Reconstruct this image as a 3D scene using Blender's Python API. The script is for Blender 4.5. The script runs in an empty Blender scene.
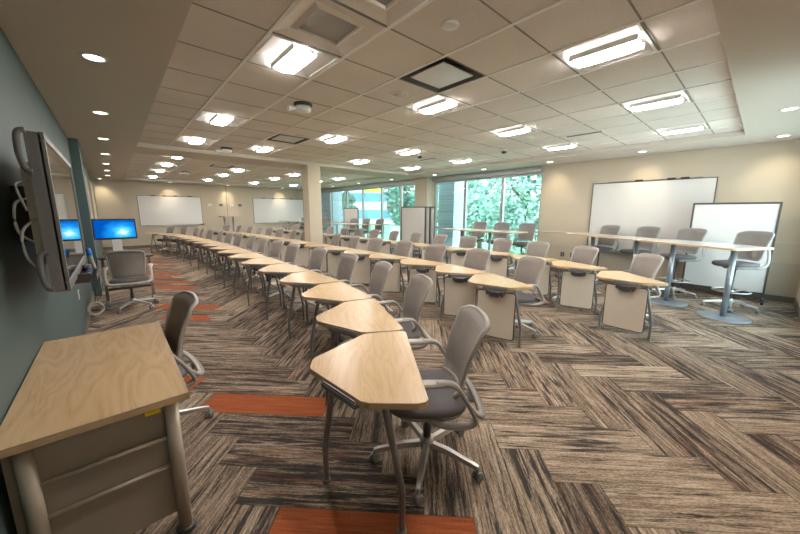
import bpy, bmesh, math, random
from mathutils import Vector, Matrix
random.seed(7)
sc = bpy.context.scene
COL = sc.collection
PI = math.pi
rad = math.radians

# ------------------------------------------------------------------ render look
sc.view_settings.view_transform = 'Standard'
sc.view_settings.look = 'None'
sc.view_settings.gamma = 1
sc.view_settings.use_curve_mapping = False
sc.view_settings.exposure = 0.55
try:
    sc.cycles.use_denoising = True
    sc.cycles.max_bounces = 10
    sc.cycles.diffuse_bounces = 6
    sc.cycles.transparent_max_bounces = 12
    sc.cycles.sample_clamp_indirect = 6
    sc.cycles.caustics_reflective = False
    sc.cycles.caustics_refractive = False
except Exception:
    pass

# ------------------------------------------------------------------ materials
class NT:
    """tiny node-graph helper"""
    def __init__(self, name):
        self.m = bpy.data.materials.new(name); self.m.use_nodes = True
        self.t = self.m.node_tree; self.t.nodes.clear()
        self.out = self.t.nodes.new('ShaderNodeOutputMaterial')
    def n(self, kind, **kw):
        o = self.t.nodes.new(kind)
        for k, v in kw.items(): setattr(o, k, v)
        return o
    def link(self, a, b): self.t.links.new(a, b)
    def put(self, sock, v):
        if hasattr(v, 'is_linked') or isinstance(v, bpy.types.NodeSocket): self.link(v, sock)
        else: sock.default_value = v
    def math(self, op, a, b=None, c=None):
        o = self.n('ShaderNodeMath', operation=op)
        self.put(o.inputs[0], a)
        if b is not None: self.put(o.inputs[1], b)
        if c is not None: self.put(o.inputs[2], c)
        return o.outputs[0]
    def mixf(self, f, a, b):
        return self.math('ADD', self.math('MULTIPLY', b, f), self.math('MULTIPLY', a, self.math('SUBTRACT', 1.0, f)))
    def mixc(self, f, a, b, blend='MIX'):
        o = self.n('ShaderNodeMix', data_type='RGBA', blend_type=blend)
        self.put(o.inputs[0], f); self.put(o.inputs[6], a); self.put(o.inputs[7], b)
        return o.outputs[2]
    def xyz(self, x, y, z):
        o = self.n('ShaderNodeCombineXYZ')
        for i, v in enumerate((x, y, z)): self.put(o.inputs[i], v)
        return o.outputs[0]
    def ramp(self, f, stops):
        o = self.n('ShaderNodeValToRGB'); cr = o.color_ramp
        while len(cr.elements) < len(stops): cr.elements.new(.5)
        for e, (p, c) in zip(cr.elements, stops):
            e.position = p; e.color = (*c, 1) if len(c) == 3 else c
        self.put(o.inputs[0], f)
        return o.outputs[0]
    def noise(self, vec, scale=1, detail=2, rough=.5, dist=0):
        o = self.n('ShaderNodeTexNoise')
        if vec is not None: self.put(o.inputs['Vector'], vec)
        o.inputs['Scale'].default_value = scale; o.inputs['Detail'].default_value = detail
        o.inputs['Roughness'].default_value = rough; o.inputs['Distortion'].default_value = dist
        return o.outputs[0]
    def bsdf(self, color, rough=.5, metal=0, spec=.5, bump=None, bs=.2, emit=None, es=0, coat=0):
        o = self.n('ShaderNodeBsdfPrincipled')
        self.put(o.inputs['Base Color'], color if not isinstance(color, tuple) else (*color, 1))
        self.put(o.inputs['Roughness'], rough); o.inputs['Metallic'].default_value = metal
        o.inputs['Specular IOR Level'].default_value = spec
        o.inputs['Coat Weight'].default_value = coat
        if emit is not None:
            self.put(o.inputs['Emission Color'], (*emit, 1) if isinstance(emit, tuple) else emit)
            o.inputs['Emission Strength'].default_value = es
        if bump is not None:
            b = self.n('ShaderNodeBump'); b.inputs['Strength'].default_value = bs; b.inputs['Distance'].default_value = .01
            self.link(bump, b.inputs['Height']); self.link(b.outputs[0], o.inputs['Normal'])
        self.link(o.outputs[0], self.out.inputs[0])
        return self.m
    def objco(self):
        return self.n('ShaderNodeTexCoord').outputs['Object']
    def pos(self):
        return self.n('ShaderNodeNewGeometry').outputs['Position']

def scaled(t, vec, s):
    o = t.n('ShaderNodeMapping'); t.put(o.inputs['Vector'], vec); o.inputs['Scale'].default_value = s
    return o.outputs[0]

def m_plain(name, c, rough=.5, metal=0, spec=.5, var=.08, scale=30, coat=0):
    t = NT(name); nz = t.noise(t.objco(), scale, 3)
    f = t.math('MULTIPLY_ADD', nz, 2*var, 1-var)
    v = t.n('ShaderNodeVectorMath', operation='SCALE'); v.inputs[0].default_value = c
    t.put(v.inputs['Scale'], f)
    return t.bsdf(v.outputs[0], rough, metal, spec, coat=coat)

def m_emit(name, c, s):
    t = NT(name); e = t.n('ShaderNodeEmission'); e.inputs[0].default_value = (*c, 1); e.inputs[1].default_value = s
    t.link(e.outputs[0], t.out.inputs[0]); return t.m

M = {}
M['ceil_paint'] = m_plain('soffit paint', (.64, .58, .52), .9, spec=.1, var=.02, scale=3)
M['beige_wall'] = m_plain('beige wall paint', (.565, .485, .38), .8, spec=.2, var=.03, scale=2)
M['teal_wall'] = m_plain('teal wall paint', (.092, .135, .138), .55, spec=.3, var=.05, scale=2)
M['baseboard'] = m_plain('vinyl baseboard', (.17, .15, .13), .6)
M['white_metal'] = m_plain('white enamel', (.82, .8, .77), .4)
M['grid'] = m_plain('ceiling grid metal', (.92, .89, .85), .45, var=.02)
M['reflector'] = m_plain('lamp reflector', (.78, .76, .73), .4, var=.01)
M['joint'] = m_plain('shadow joint', (.28, .25, .22), .8, var=.02)
M['grey_frame'] = m_plain('window aluminium', (.42, .43, .43), .4, .5)
M['dark_metal'] = m_plain('graphite metal', (.10, .095, .095), .42, .5)
M['leg_metal'] = m_plain('charcoal leg paint', (.27, .255, .245), .36, .4)
M['silver'] = m_plain('silver aluminium', (.62, .60, .57), .32, .75, var=.04)
M['chrome'] = m_plain('chrome', (.75, .75, .75), .12, 1, var=.02)
M['black_plastic'] = m_plain('black plastic', (.03, .03, .03), .45)
M['grey_plastic'] = m_plain('grey plastic', (.33, .31, .295), .45)
M['shell'] = m_plain('platinum plastic', (.45, .415, .38), .32)
M['stool_rim'] = m_plain('slate plastic', (.33, .325, .33), .36)
M['display_case'] = m_plain('gunmetal plastic', (.20, .19, .185), .4)
M['column'] = m_plain('blue grey steel', (.33, .37, .42), .3, .6, var=.03)
M['caster'] = m_plain('grey caster', (.27, .26, .25), .4)
M['desk_panel'] = m_plain('taupe laminate', (.43, .37, .295), .5, var=.05, scale=60)
M['desk_leg'] = m_plain('champagne leg paint', (.58, .51, .41), .35, .3, var=.03)
M['modesty'] = m_plain('cream panel', (.78, .71, .60), .5, var=.04, scale=25)
M['board'] = m_plain('whiteboard enamel', (.74, .715, .69), .2, spec=.5, var=.015, scale=2)
M['board_frame'] = m_plain('board trim', (.10, .09, .085), .4, .3)
M['yellow'] = m_plain('yellow label', (.85, .6, .03), .5)
M['blue'] = m_plain('blue plastic', (.02, .22, .75), .35)
M['white_plastic'] = m_plain('white plastic', (.8, .79, .76), .4)
M['tabletop_white'] = m_plain('pale laminate', (.82, .79, .74), .14, spec=.6, var=.03, scale=8)
M['table_edge'] = m_plain('maple edge band', (.66, .46, .26), .4)
M['edge_line'] = m_plain('grey edge line', (.22, .18, .14), .5)
M['post_beige'] = m_plain('column paint', (.60, .52, .41), .7, spec=.2, var=.03, scale=3)
M['cable'] = m_plain('grey cable', (.45, .43, .40), .5)
M['foliage_l'] = m_plain('pale leaves', (.36, .52, .44), .7, var=.55, scale=2.2)
M['foliage_d'] = m_plain('dark leaves', (.20, .36, .29), .7, var=.55, scale=2.2)
M['bark'] = m_plain('bark', (.16, .12, .09), .9)
M['grass'] = m_plain('lawn', (.30, .52, .30), .9, var=.3, scale=1)
M['concrete'] = m_plain('pale concrete', (.80, .80, .78), .8)
M['glass_band'] = m_plain('blue glazing', (.12, .36, .48), .2)
M['lens'] = m_emit('lamp lens', (1.0, .945, .895), 46.0)
M['fill_glow'] = m_emit('added reflector glow', (1.0, .95, .88), 1.6)  # weak emission added to brighten the lamp reflectors
M['can_lens'] = m_emit('downlight lens', (1.0, .90, .76), 7.0)

def mk_brick():
    t = NT('blue grey brick'); b = t.n('ShaderNodeTexBrick'); t.put(b.inputs['Vector'], scaled(t, t.n('ShaderNodeTexCoord').outputs['Object'], (1, 1, 1)))
    m = t.n('ShaderNodeMapping'); t.put(m.inputs['Vector'], t.objco()); m.inputs['Rotation'].default_value = (PI/2, 0, PI/2)
    t.link(m.outputs[0], b.inputs['Vector']); b.inputs['Scale'].default_value = 4.5
    b.inputs['Color1'].default_value = (.32, .44, .50, 1); b.inputs['Color2'].default_value = (.42, .54, .60, 1); b.inputs['Mortar'].default_value = (.66, .72, .74, 1)
    return t.bsdf(b.outputs[0], .8)
M['brick'] = mk_brick()

def mk_wood(name, ca, cb, cc, rough=.26, GR=(1.5, 9, 3), FR=(6, 150, 6)):
    t = NT(name); p = t.objco()
    w = t.n('ShaderNodeObjectInfo').outputs['Random']
    off = t.n('ShaderNodeVectorMath', operation='ADD'); t.put(off.inputs[0], p); t.put(off.inputs[1], t.xyz(t.math('MULTIPLY', w, 7.0), t.math('MULTIPLY', w, 3.0), 0.0))
    p2 = off.outputs[0]
    big = t.noise(scaled(t, p2, GR), 1.0, 2, .45, .6)
    rings = t.math('FRACT', t.math('MULTIPLY', big, 7.0))
    tri = t.math('ABSOLUTE', t.math('MULTIPLY_ADD', rings, 2.0, -1.0))
    fine = t.noise(scaled(t, p2, FR), 1, 3)
    f = t.math('ADD', t.math('MULTIPLY', tri, .52), t.math('MULTIPLY', fine, .5))
    col = t.ramp(f, [(.08, cc), (.30, cb), (.8, ca)])
    return t.bsdf(col, rough, spec=.45)
M['maple'] = mk_wood('maple laminate', (.70, .50, .29), (.65, .45, .25), (.53, .35, .185))
M['maple_dark'] = mk_wood('maple laminate warm', (.68, .475, .265), (.62, .42, .22), (.46, .30, .15), GR=(7.5, 1.3, 3), FR=(150, 6, 6))

def mk_fabric(name, c, ribs=0):
    t = NT(name); p = t.objco()
    nz = t.noise(p, 420, 2)
    cl = t.noise(p, 7, 2)
    f = t.math('ADD', t.math('MULTIPLY', nz, .35), t.math('MULTIPLY_ADD', cl, .3, .65))
    v = t.n('ShaderNodeVectorMath', operation='SCALE'); v.inputs[0].default_value = c
    if ribs:
        s = t.n('ShaderNodeSeparateXYZ'); t.put(s.inputs[0], p)
        wv = t.math('SINE', t.math('MULTIPLY', s.outputs[0], 2*PI*ribs))
        g = t.math('POWER', t.math('MULTIPLY_ADD', wv, .5, .5), 5.0)
        f = t.math('MULTIPLY', f, t.math('MULTIPLY_ADD', g, -.22, 1.0))
        t.put(v.inputs['Scale'], f)
        return t.bsdf(v.outputs[0], .75, spec=.25, bump=g, bs=.25)
    t.put(v.inputs['Scale'], f)
    return t.bsdf(v.outputs[0], .85, spec=.2, bump=nz, bs=.1)
M['seat_fabric'] = mk_fabric('charcoal seat fabric', (.175, .162, .165))
M['mesh_back'] = mk_fabric('taupe ribbed mesh', (.34, .30, .275), 48)
M['stool_back'] = mk_fabric('grey ribbed mesh', (.27, .25, .24), 34)

def mk_tile():
    t = NT('mineral ceiling tile'); p = t.pos()
    a = t.noise(p, 95, 4, .7); b = t.noise(p, 1.2, 2)
    f = t.math('ADD', t.math('MULTIPLY_ADD', a, .35, .66), t.math('MULTIPLY', b, .3))
    v = t.n('ShaderNodeVectorMath', operation='SCALE'); v.inputs[0].default_value = (.79, .73, .68)
    t.put(v.inputs['Scale'], f)
    return t.bsdf(v.outputs[0], .95, spec=.05, bump=a, bs=.15)
M['tile'] = mk_tile()

def mk_carpet():
    t = NT('plank carpet'); g = t.n('ShaderNodeSeparateXYZ'); t.put(g.inputs[0], t.pos())
    x, y = g.outputs[0], g.outputs[1]
    W = .2525
    u = t.math('MULTIPLY', t.math('SUBTRACT', x, y), .70711); v = t.math('MULTIPLY', t.math('ADD', x, y), .70711)
    a = t.math('DIVIDE', t.math('ADD', u, .711), W); b = t.math('DIVIDE', t.math('SUBTRACT', v, 1.16), W)
    i = t.math('FLOOR', a); j = t.math('FLOOR', b)
    k = t.math('FLOORED_MODULO', t.math('ADD', t.math('ADD', i, j), .01), 8.0)
    k = t.math('FLOOR', k)
    isU = t.math('LESS_THAN', k, 3.5)
    iu = t.math('SUBTRACT', i, k); jv = t.math('SUBTRACT', j, t.math('SUBTRACT', k, 4.0))
    idx = t.mixf(isU, i, iu); idy = t.mixf(isU, jv, j)
    along = t.mixf(isU, t.math('SUBTRACT', b, jv), t.math('SUBTRACT', a, iu))
    across = t.mixf(isU, t.math('SUBTRACT', a, i), t.math('SUBTRACT', b, j))
    wn = t.n('ShaderNodeTexWhiteNoise', noise_dimensions='3D')
    t.put(wn.inputs['Vector'], t.xyz(t.math('ADD', idx, .25), t.math('ADD', idy, .25), t.math('MULTIPLY', isU, 3.0)))
    r1 = wn.outputs['Value']; rc = t.n('ShaderNodeSeparateColor'); t.put(rc.inputs[0], wn.outputs['Color'])
    off = t.math('MULTIPLY', r1, 173.0)
    # long streaks
    s1 = t.noise(t.xyz(t.math('MULTIPLY_ADD', along, .42, off), t.math('MULTIPLY', across, 4.5), off), 1, 4, .65, .4)
    s2 = t.noise(t.xyz(t.math('MULTIPLY_ADD', along, .75, off), t.math('MULTIPLY', across, 17.0), t.math('ADD', off, 9.0)), 1, 4, .65, .15)
    s3 = t.noise(t.xyz(t.math('MULTIPLY_ADD', along, 14.0, off), t.math('MULTIPLY', across, 55.0), off), 1, 2, .6)
    s4 = t.noise(t.xyz(t.math('MULTIPLY_ADD', along, .55, off), t.math('MULTIPLY', across, 7.5), t.math('ADD', off, 57.0)), 1, 5, .7, .3)
    f = t.math('ADD', t.math('ADD', t.math('MULTIPLY', s2, .75), t.math('MULTIPLY', s3, .45)), t.math('MULTIPLY_ADD', rc.outputs[0], .11, -.155))
    f = t.math('MULTIPLY_ADD', t.math('SUBTRACT', f, .5), 1.45, .50)
    col = t.ramp(f, [(.26, (.085, .062, .047)), (.40, (.21, .153, .108)), (.52, (.35, .262, .19)), (.64, (.52, .405, .30)), (.80, (.70, .57, .44))])
    dk = t.ramp(t.math('ADD', t.math('ADD', t.math('MULTIPLY', s4, .8), t.math('MULTIPLY', s2, .28)), t.math('MULTIPLY_ADD', rc.outputs[1], .10, -.05)), [(.535, (0, 0, 0)), (.615, (1, 1, 1))])
    bw = t.n('ShaderNodeRGBToBW'); t.put(bw.inputs[0], dk)
    col = t.mixc(t.math('MULTIPLY', bw.outputs[0], .92), col, (.022, .020, .021, 1))
    # rusty threads on some planks
    rust = t.math('MULTIPLY', t.math('GREATER_THAN', rc.outputs[1], .62), t.math('GREATER_THAN', t.noise(t.xyz(t.math('MULTIPLY_ADD', along, .5, off), t.math('MULTIPLY', across, 9.0), t.math('ADD', off, 31.0)), 1, 3, .6), .60))
    col = t.mixc(t.math('MULTIPLY', rust, .42), col, (.24, .075, .03, 1))
    # orange accent planks
    oc = t.ramp(t.math('ADD', t.math('MULTIPLY', s2, .7), t.math('MULTIPLY', s3, .4)), [(.3, (.12, .025, .008)), (.5, (.36, .085, .025)), (.75, (.52, .15, .05))])
    diag = t.math('COMPARE', t.math('ADD', idx, idy), 0.0, .3)
    hit = None
    for q in (0, 4, 14, 19, 21, 25, 29, 33, 38):
        h = t.math('COMPARE', idy, float(q), .3); hit = h if hit is None else t.math('ADD', hit, h)
    m1 = t.math('MULTIPLY', t.math('MULTIPLY', diag, isU), hit)
    far = t.math('MULTIPLY', t.math('LESS_THAN', x, .9), t.math('GREATER_THAN', rc.outputs[2], .965))
    far = t.math('MULTIPLY', far, t.math('GREATER_THAN', y, 5.0))
    m2 = t.math('MULTIPLY', t.math('COMPARE', idx, 23.0, .3), t.math('COMPARE', idy, 21.0, .3))
    m3 = t.math('MULTIPLY', t.math('COMPARE', idx, 22.0, .3), t.math('COMPARE', idy, 22.0, .3))
    m4 = t.math('MULTIPLY', t.math('COMPARE', idx, -6.0, .3), t.math('COMPARE', idy, 2.0, .3))
    mask = t.math('MINIMUM', t.math('ADD', t.math('ADD', t.math('ADD', m1, far), t.math('ADD', m2, m3)), m4), 1.0)
    col = t.mixc(mask, col, oc)
    # plank seams
    e = t.math('MINIMUM', t.math('MINIMUM', across, t.math('SUBTRACT', 1.0, across)), t.math('MINIMUM', along, t.math('SUBTRACT', 4.0, along)))
    col = t.mixc(t.math('MULTIPLY', t.math('LESS_THAN', e, .014), .45), col, (.03, .025, .02, 1))
    return t.bsdf(col, .82, spec=.25, bump=s3, bs=.15)
M['carpet'] = mk_carpet()

def mk_screen():
    t = NT('monitor picture'); p = t.n('ShaderNodeTexCoord').outputs['Object']
    s = t.n('ShaderNodeSeparateXYZ'); t.put(s.inputs[0], p)
    d = t.math('SQRT', t.math('ADD', t.math('POWER', t.math('SUBTRACT', s.outputs[0], .09), 2.0), t.math('MULTIPLY', t.math('POWER', t.math('ADD', s.outputs[2], .05), 2.0), 2.2)))
    nz = t.noise(scaled(t, p, (4, 1, 9)), 1.5, 2, .5, 1.0)
    f = t.math('ADD', t.math('MULTIPLY', d, 3.6), t.math('MULTIPLY_ADD', nz, .5, -.25))
    col = t.ramp(f, [(.05, (.75, .95, 1)), (.25, (.10, .58, .9)), (.55, (.01, .26, .72)), (1, (.0, .07, .36))])
    e = t.n('ShaderNodeEmission'); t.put(e.inputs[0], col); e.inputs[1].default_value = 1.0
    t.link(e.outputs[0], t.out.inputs[0]); return t.m
M['screen'] = mk_screen()

def mk_glass():
    t = NT('window glass'); tr = t.n('ShaderNodeBsdfTransparent'); tr.inputs[0].default_value = (.93, .985, .98, 1)
    gl = t.n('ShaderNodeBsdfGlossy'); gl.inputs['Roughness'].default_value = .02
    fr = t.n('ShaderNodeFresnel'); fr.inputs[0].default_value = 1.3
    mx = t.n('ShaderNodeMixShader'); t.put(mx.inputs[0], t.math('MULTIPLY', fr.outputs[0], .6)); t.link(tr.outputs[0], mx.inputs[1]); t.link(gl.outputs[0], mx.inputs[2])
    t.link(mx.outputs[0], t.out.inputs[0]); return t.m
M['glass'] = mk_glass()
t = NT('black display glass'); t.bsdf((.02, .018, .016), .03, spec=1.0, coat=1.0); M['display'] = t.m

# ------------------------------------------------------------------ mesh builder
class MB:
    def __init__(self): self.v = []; self.f = []; self.mi = []; self.sm = []
    def add(self, vs, fs, mi=0, smooth=False):
        o = len(self.v); self.v += [tuple(p) for p in vs]
        for q in fs: self.f.append(tuple(o+i for i in q)); self.mi.append(mi); self.sm.append(smooth)
        return self
    def box(self, x0, x1, y0, y1, z0, z1, mi=0, M4=None, bev=0):
        if bev:
            return self.prism([(x0, y0), (x1, y0), (x1, y1), (x0, y1)], z0, z1, mi, bev, M4)
        vs = [(x, y, z) for z in (z0, z1) for x, y in ((x0, y0), (x1, y0), (x1, y1), (x0, y1))]
        if M4 is not None: vs = [M4 @ Vector(p) for p in vs]
        return self.add(vs, [(3, 2, 1, 0), (4, 5, 6, 7), (0, 1, 5, 4), (1, 2, 6, 5), (2, 3, 7, 6), (3, 0, 4, 7)], mi)
    def prism(self, poly, z0, z1, mi=0, bev=0, M4=None, side_mi=None, edge_mi=None):
        n = len(poly); P = [Vector(p) for p in poly]
        def inset(d):
            r = []
            for i in range(n):
                a, b, c = P[i-1], P[i], P[(i+1) % n]
                e1 = (b-a).normalized(); e2 = (c-b).normalized()
                n1 = Vector((-e1.y, e1.x)); n2 = Vector((-e2.y, e2.x))
                k = 1+n1.dot(n2); r.append(b+(n1+n2)*(d/max(k, .3)))
            return r
        rings = [(P, z0), (P, z1)] if not bev else [(inset(bev), z0), (P, z0+bev), (P, z1-bev), (inset(bev), z1)]
        vs = [(p.x, p.y, z) for ring, z in rings for p in ring]
        if M4 is not None: vs = [M4 @ Vector(p) for p in vs]
        m = len(rings); sm = side_mi if side_mi is not None else mi
        self.add(vs, [tuple(reversed(range(n)))], mi)
        o = len(self.v)-len(vs)
        self.f.append(tuple(o+(m-1)*n+i for i in range(n))); self.mi.append(mi); self.sm.append(False)
        for r in range(m-1):
            for i in range(n):
                self.f.append((o+r*n+i, o+r*n+(i+1) % n, o+(r+1)*n+(i+1) % n, o+(r+1)*n+i)); self.mi.append(edge_mi if (edge_mi is not None and r == m-2) else sm); self.sm.append(False)
        return self
    def sweep(self, pts, prof, mi=0, up=Vector((0, 0, 1)), cap=True, smooth=True, closed=False, scale=None):
        """prof: list of (a,b) offsets on side/up axes"""
        P = [Vector(p) for p in pts]; n = len(P); k = len(prof); vs = []
        for i in range(n):
            if closed: d = P[(i+1) % n]-P[i-1]
            else: d = P[min(i+1, n-1)]-P[max(i-1, 0)]
            d.normalize(); s = d.cross(up)
            if s.length < 1e-3: s = d.cross(Vector((0, 1, 0)))
            s.normalize(); w = s.cross(d); q = scale[i] if scale else 1
            vs += [P[i]+s*a*q+w*b*q for a, b in prof]
        fs = []
        for i in range(n if closed else n-1):
            for j in range(k):
                a = i*k+j; b = i*k+(j+1) % k; c = ((i+1) % n)*k+(j+1) % k; e = ((i+1) % n)*k+j
                fs.append((a, b, c, e))
        self.add(vs, fs, mi, smooth)
        if cap and not closed:
            o = len(self.v)-len(vs)
            self.f += [tuple(o+j for j in reversed(range(k))), tuple(o+(n-1)*k+j for j in range(k))]; self.mi += [mi]*2; self.sm += [False]*2
        return self
    def tube(self, pts, r, seg=10, mi=0, closed=False, scale=None, up=Vector((0, 0, 1))):
        return self.sweep(pts, [(r*math.cos(2*PI*i/seg), r*math.sin(2*PI*i/seg)) for i in range(seg)], mi, up, True, True, closed, scale)
    def lathe(self, prof, c=(0, 0, 0), seg=24, mi=0, M4=None, smooth=True):
        vs = []
        for r, z in prof:
            for i in range(seg):
                p = Vector((c[0]+r*math.cos(2*PI*i/seg), c[1]+r*math.sin(2*PI*i/seg), c[2]+z))
                vs.append(M4 @ p if M4 is not None else p)
        n = len(prof); fs = []
        for r in range(n-1):
            for i in range(seg): fs.append((r*seg+i, r*seg+(i+1) % seg, (r+1)*seg+(i+1) % seg, (r+1)*seg+i))
        self.add(vs, fs, mi, smooth)
        o = len(self.v)-len(vs)
        if prof[0][0] > 1e-4: self.f.append(tuple(o+i for i in reversed(range(seg)))); self.mi.append(mi); self.sm.append(False)
        if prof[-1][0] > 1e-4: self.f.append(tuple(o+(n-1)*seg+i for i in range(seg))); self.mi.append(mi); self.sm.append(False)
        return self
    def grid(self, nu, nv, fn, mi=0, smooth=True, flip=False):
        vs = [fn(i/nu, j/nv) for j in range(nv+1) for i in range(nu+1)]
        fs = []
        for j in range(nv):
            for i in range(nu):
                q = (j*(nu+1)+i, j*(nu+1)+i+1, (j+1)*(nu+1)+i+1, (j+1)*(nu+1)+i)
                fs.append(q[::-1] if flip else q)
        return self.add(vs, fs, mi, smooth)
    def build(self, name, mats, parent=None, loc=None, rotz=0):
        me = bpy.data.meshes.new(name); me.from_pydata([tuple(p) for p in self.v], [], self.f)
        for m in (mats if isinstance(mats, (list, tuple)) else [mats]): me.materials.append(m)
        for p, mi, s in zip(me.polygons, self.mi, self.sm): p.material_index = mi; p.use_smooth = s
        bm = bmesh.new(); bm.from_mesh(me); bmesh.ops.recalc_face_normals(bm, faces=bm.faces); bm.to_mesh(me); bm.free()
        o = bpy.data.objects.new(name, me); COL.objects.link(o)
        if parent is not None: o.parent = parent
        if loc is not None: o.location = loc
        o.rotation_euler = (0, 0, rotz)
        return o

def thing(name, label, cat, loc=(0, 0, 0), rotz=0, group=None):
    o = bpy.data.objects.new(name, None); COL.objects.link(o); o.empty_display_size = .1
    o.location = loc; o.rotation_euler = (0, 0, rotz); o['label'] = label; o['category'] = cat
    if group: o['group'] = group
    return o
def tag(o, label, cat, group=None):
    o['label'] = label; o['category'] = cat
    if group: o['group'] = group
    return o
def struct(name, mb, mats, parent=None):
    o = mb.build(name, mats, parent)
    if parent is None: o['kind'] = 'structure'
    return o
def dup(root, loc, rotz, label, group=None):
    r = root.copy(); COL.objects.link(r); r.location = loc; r.rotation_euler = (0, 0, rotz); r['label'] = label
    if group: r['group'] = group
    for ch in list(root.children):
        c = ch.copy(); COL.objects.link(c); c.parent = r
        for g in list(ch.children):
            d = g.copy(); COL.objects.link(d); d.parent = c
    return r
def smooth_path(pts, n=6):
    P = [Vector(p) for p in pts]; out = []
    for i in range(len(P)-1):
        a, b, c, d = P[max(i-1, 0)], P[i], P[i+1], P[min(i+2, len(P)-1)]
        for k in range(n):
            s = k/n
            out.append(.5*((2*b)+(c-a)*s+(2*a-5*b+4*c-d)*s*s+(3*b-a-3*c+d)*s**3))
    out.append(P[-1]); return out
ORD = ['first', 'second', 'third', 'fourth', 'fifth', 'sixth', 'seventh', 'eighth', 'ninth', 'tenth', 'eleventh', 'twelfth', 'thirteenth', 'fourteenth', 'fifteenth', 'sixteenth', 'seventeenth', 'eighteenth', 'nineteenth']

# ------------------------------------------------------------------ camera
R = Vector((.74736251, -.66440803, .0033534)); U = Vector((.11046822, .12923442, .98544165)); F = Vector((.65516872, .7361117, -.16998093))
cam = bpy.data.cameras.new('camera'); co = bpy.data.objects.new('camera', cam); COL.objects.link(co)
cam.sensor_width = 36; cam.lens = 319.52/800*36; cam.clip_start = .02; cam.clip_end = 300
mw = Matrix.Identity(4)
for i in range(3): mw[i][0] = R[i]; mw[i][1] = U[i]; mw[i][2] = -F[i]; mw[i][3] = (0, 0, 1.54)[i]
co.matrix_world = mw; sc.camera = co

# ------------------------------------------------------------------ setting
XL, XR, YN, YF = -.42, 8.65, -.55, 17.5
S, H = 2.75, 2.828
struct('floor', MB().box(XL-.1, XR+.1, YN-.1, YF+.1, -.1, 0), M['carpet'])

# ceiling trays
T = .61; GX, GY = .391, 1.943
TX0, TX1 = .49, 7.56
trays = [(.36, 8.08), (9.02, 16.55)]
mb = MB()
def slab(x0, x1, y0, y1): mb.box(x0, x1, y0, y1, S, S+.25)
slab(XL-.1, TX0, YN-.1, YF+.1); slab(TX1, XR+.1, YN-.1, YF+.1)
slab(TX0, TX1, YN-.1, trays[0][0]); slab(TX0, TX1, trays[0][1], trays[1][0]); slab(TX0, TX1, trays[1][1], YF+.1)
struct('ceiling', mb, M['ceil_paint'])

lights1 = [(c, r) for r, cs in ((-2, (1, 4, 7, 10)), (1, (1, 4, 7, 10)), (5, (1, 4, 7, 10)), (8, (1, 3, 7, 10))) for c in cs]  # nearest-row light by the teal wall is unseen, added to brighten the near left
R2 = 9.70
def gpos(c, r): return GX+(c+.5)*T, GY+(r+.5)*T
tray2y0 = trays[1][0]
# second tray: grid rows counted from its own near edge
def gpos2(c, r): return GX+(c+.5)*T, 9.09+(r+.5)*T
lights2 = [(c, r) for r, cs in ((0, (1,)), (3, (1, 4, 7, 10)), (6, (1, 4, 7, 10)), (10, (1, 4, 7, 10))) for c in cs]
vents1 = [(1, 0), (1, -1)]           # square return grilles
diff1 = [(3, 0), (3, 6)]             # plaque diffusers
diff2 = [(3, 7-5+5-1)]
diff2 = [(3, 2)]
holes1 = set(lights1) | set(vents1) | set(diff1)
holes2 = set(lights2) | set(diff2)
def tilecells(mb, gb, y0, y1, oy, holes):
    c0 = math.floor((TX0-GX)/T); c1 = math.ceil((TX1-GX)/T); r0 = math.floor((y0-oy)/T); r1 = math.ceil((y1-oy)/T)
    for c in range(c0, c1):
        for r in range(r0, r1):
            if (c, r) in holes: continue
            xa, xb = max(GX+c*T, TX0-.02), min(GX+(c+1)*T, TX1+.02); ya, yb = max(oy+r*T, y0-.02), min(oy+(r+1)*T, y1+.02)
            if xb-xa < .02 or yb-ya < .02: continue
            mb.add([(xa, ya, H), (xb, ya, H), (xb, yb, H), (xa, yb, H)], [(0, 3, 2, 1)])
    for c in range(c0+1, c1):
        xx = GX+c*T; gb.box(xx-.013, xx+.013, y0, y1, H-.008, H+.01, 0)
    for r in range(r0+1, r1):
        yy = oy+r*T; gb.box(TX0, TX1, yy-.006, yy+.006, H-.003, H+.01, 1)
mb = MB(); gb = MB()
tilecells(mb, gb, *trays[0], GY, holes1)
tilecells(mb, gb, *trays[1], 9.09, holes2)
o = struct('ceiling_tile', mb, M['tile']); o.name = 'ceiling_2'
o = struct('trim_1', gb, [M['grid'], M['joint']])
struct('ceiling_3', MB().box(XL-.1, XR+.1, YN-.1, YF+.1, H+.22, H+.30), M['ceil_paint'])   # deck over the tiles

# walls
struct('wall_left', MB().box(XL-.12, XL, YN-.1, YF+.1, 0, S), M['teal_wall'])
struct('wall_left_pilaster', MB().box(XL, XL+.12, 7.95, 8.55, 0, S), M['teal_wall']).name = 'wall_left_2'
struct('wall_far', MB().box(XL-.1, XR+.1, YF, YF+.12, 0, S), M['beige_wall'])
struct('trim_2', MB().box(4.235, 4.25, YF-.006, YF, .1, S), M['baseboard'])
mb = MB(); mb.box(XR, XR+.25, YN-.1, 4.04, 0, S); mb.box(XR, XR+.25, 7.95, 8.62, 0, S); mb.box(XR, XR+.25, 17.2, YF+.1, 0, S)
mb.box(XR, XR+.25, 4.04, 7.95, 0, .2); mb.box(XR, XR+.25, 8.62, 17.2, 0, .2)
mb.box(XR, XR+.25, 4.04, 7.95, 2.66, S); mb.box(XR, XR+.25, 8.62, 17.2, 2.66, S)
struct('wall_right', mb, M['beige_wall'])
struct('wall_right_column', MB().box(XR-.28, XR-.001, 7.98, 8.6, 0, S), M['post_beige']).name = 'wall_right_2'
mb = MB()
mb.box(XR-.012, XR, YN, 4.0, 1.015, 1.045, bev=.003); mb.box(XR-.012, XR, YN, 4.0, .68, .70, bev=.003)
struct('trim_3', mb, M['post_beige'])
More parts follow.
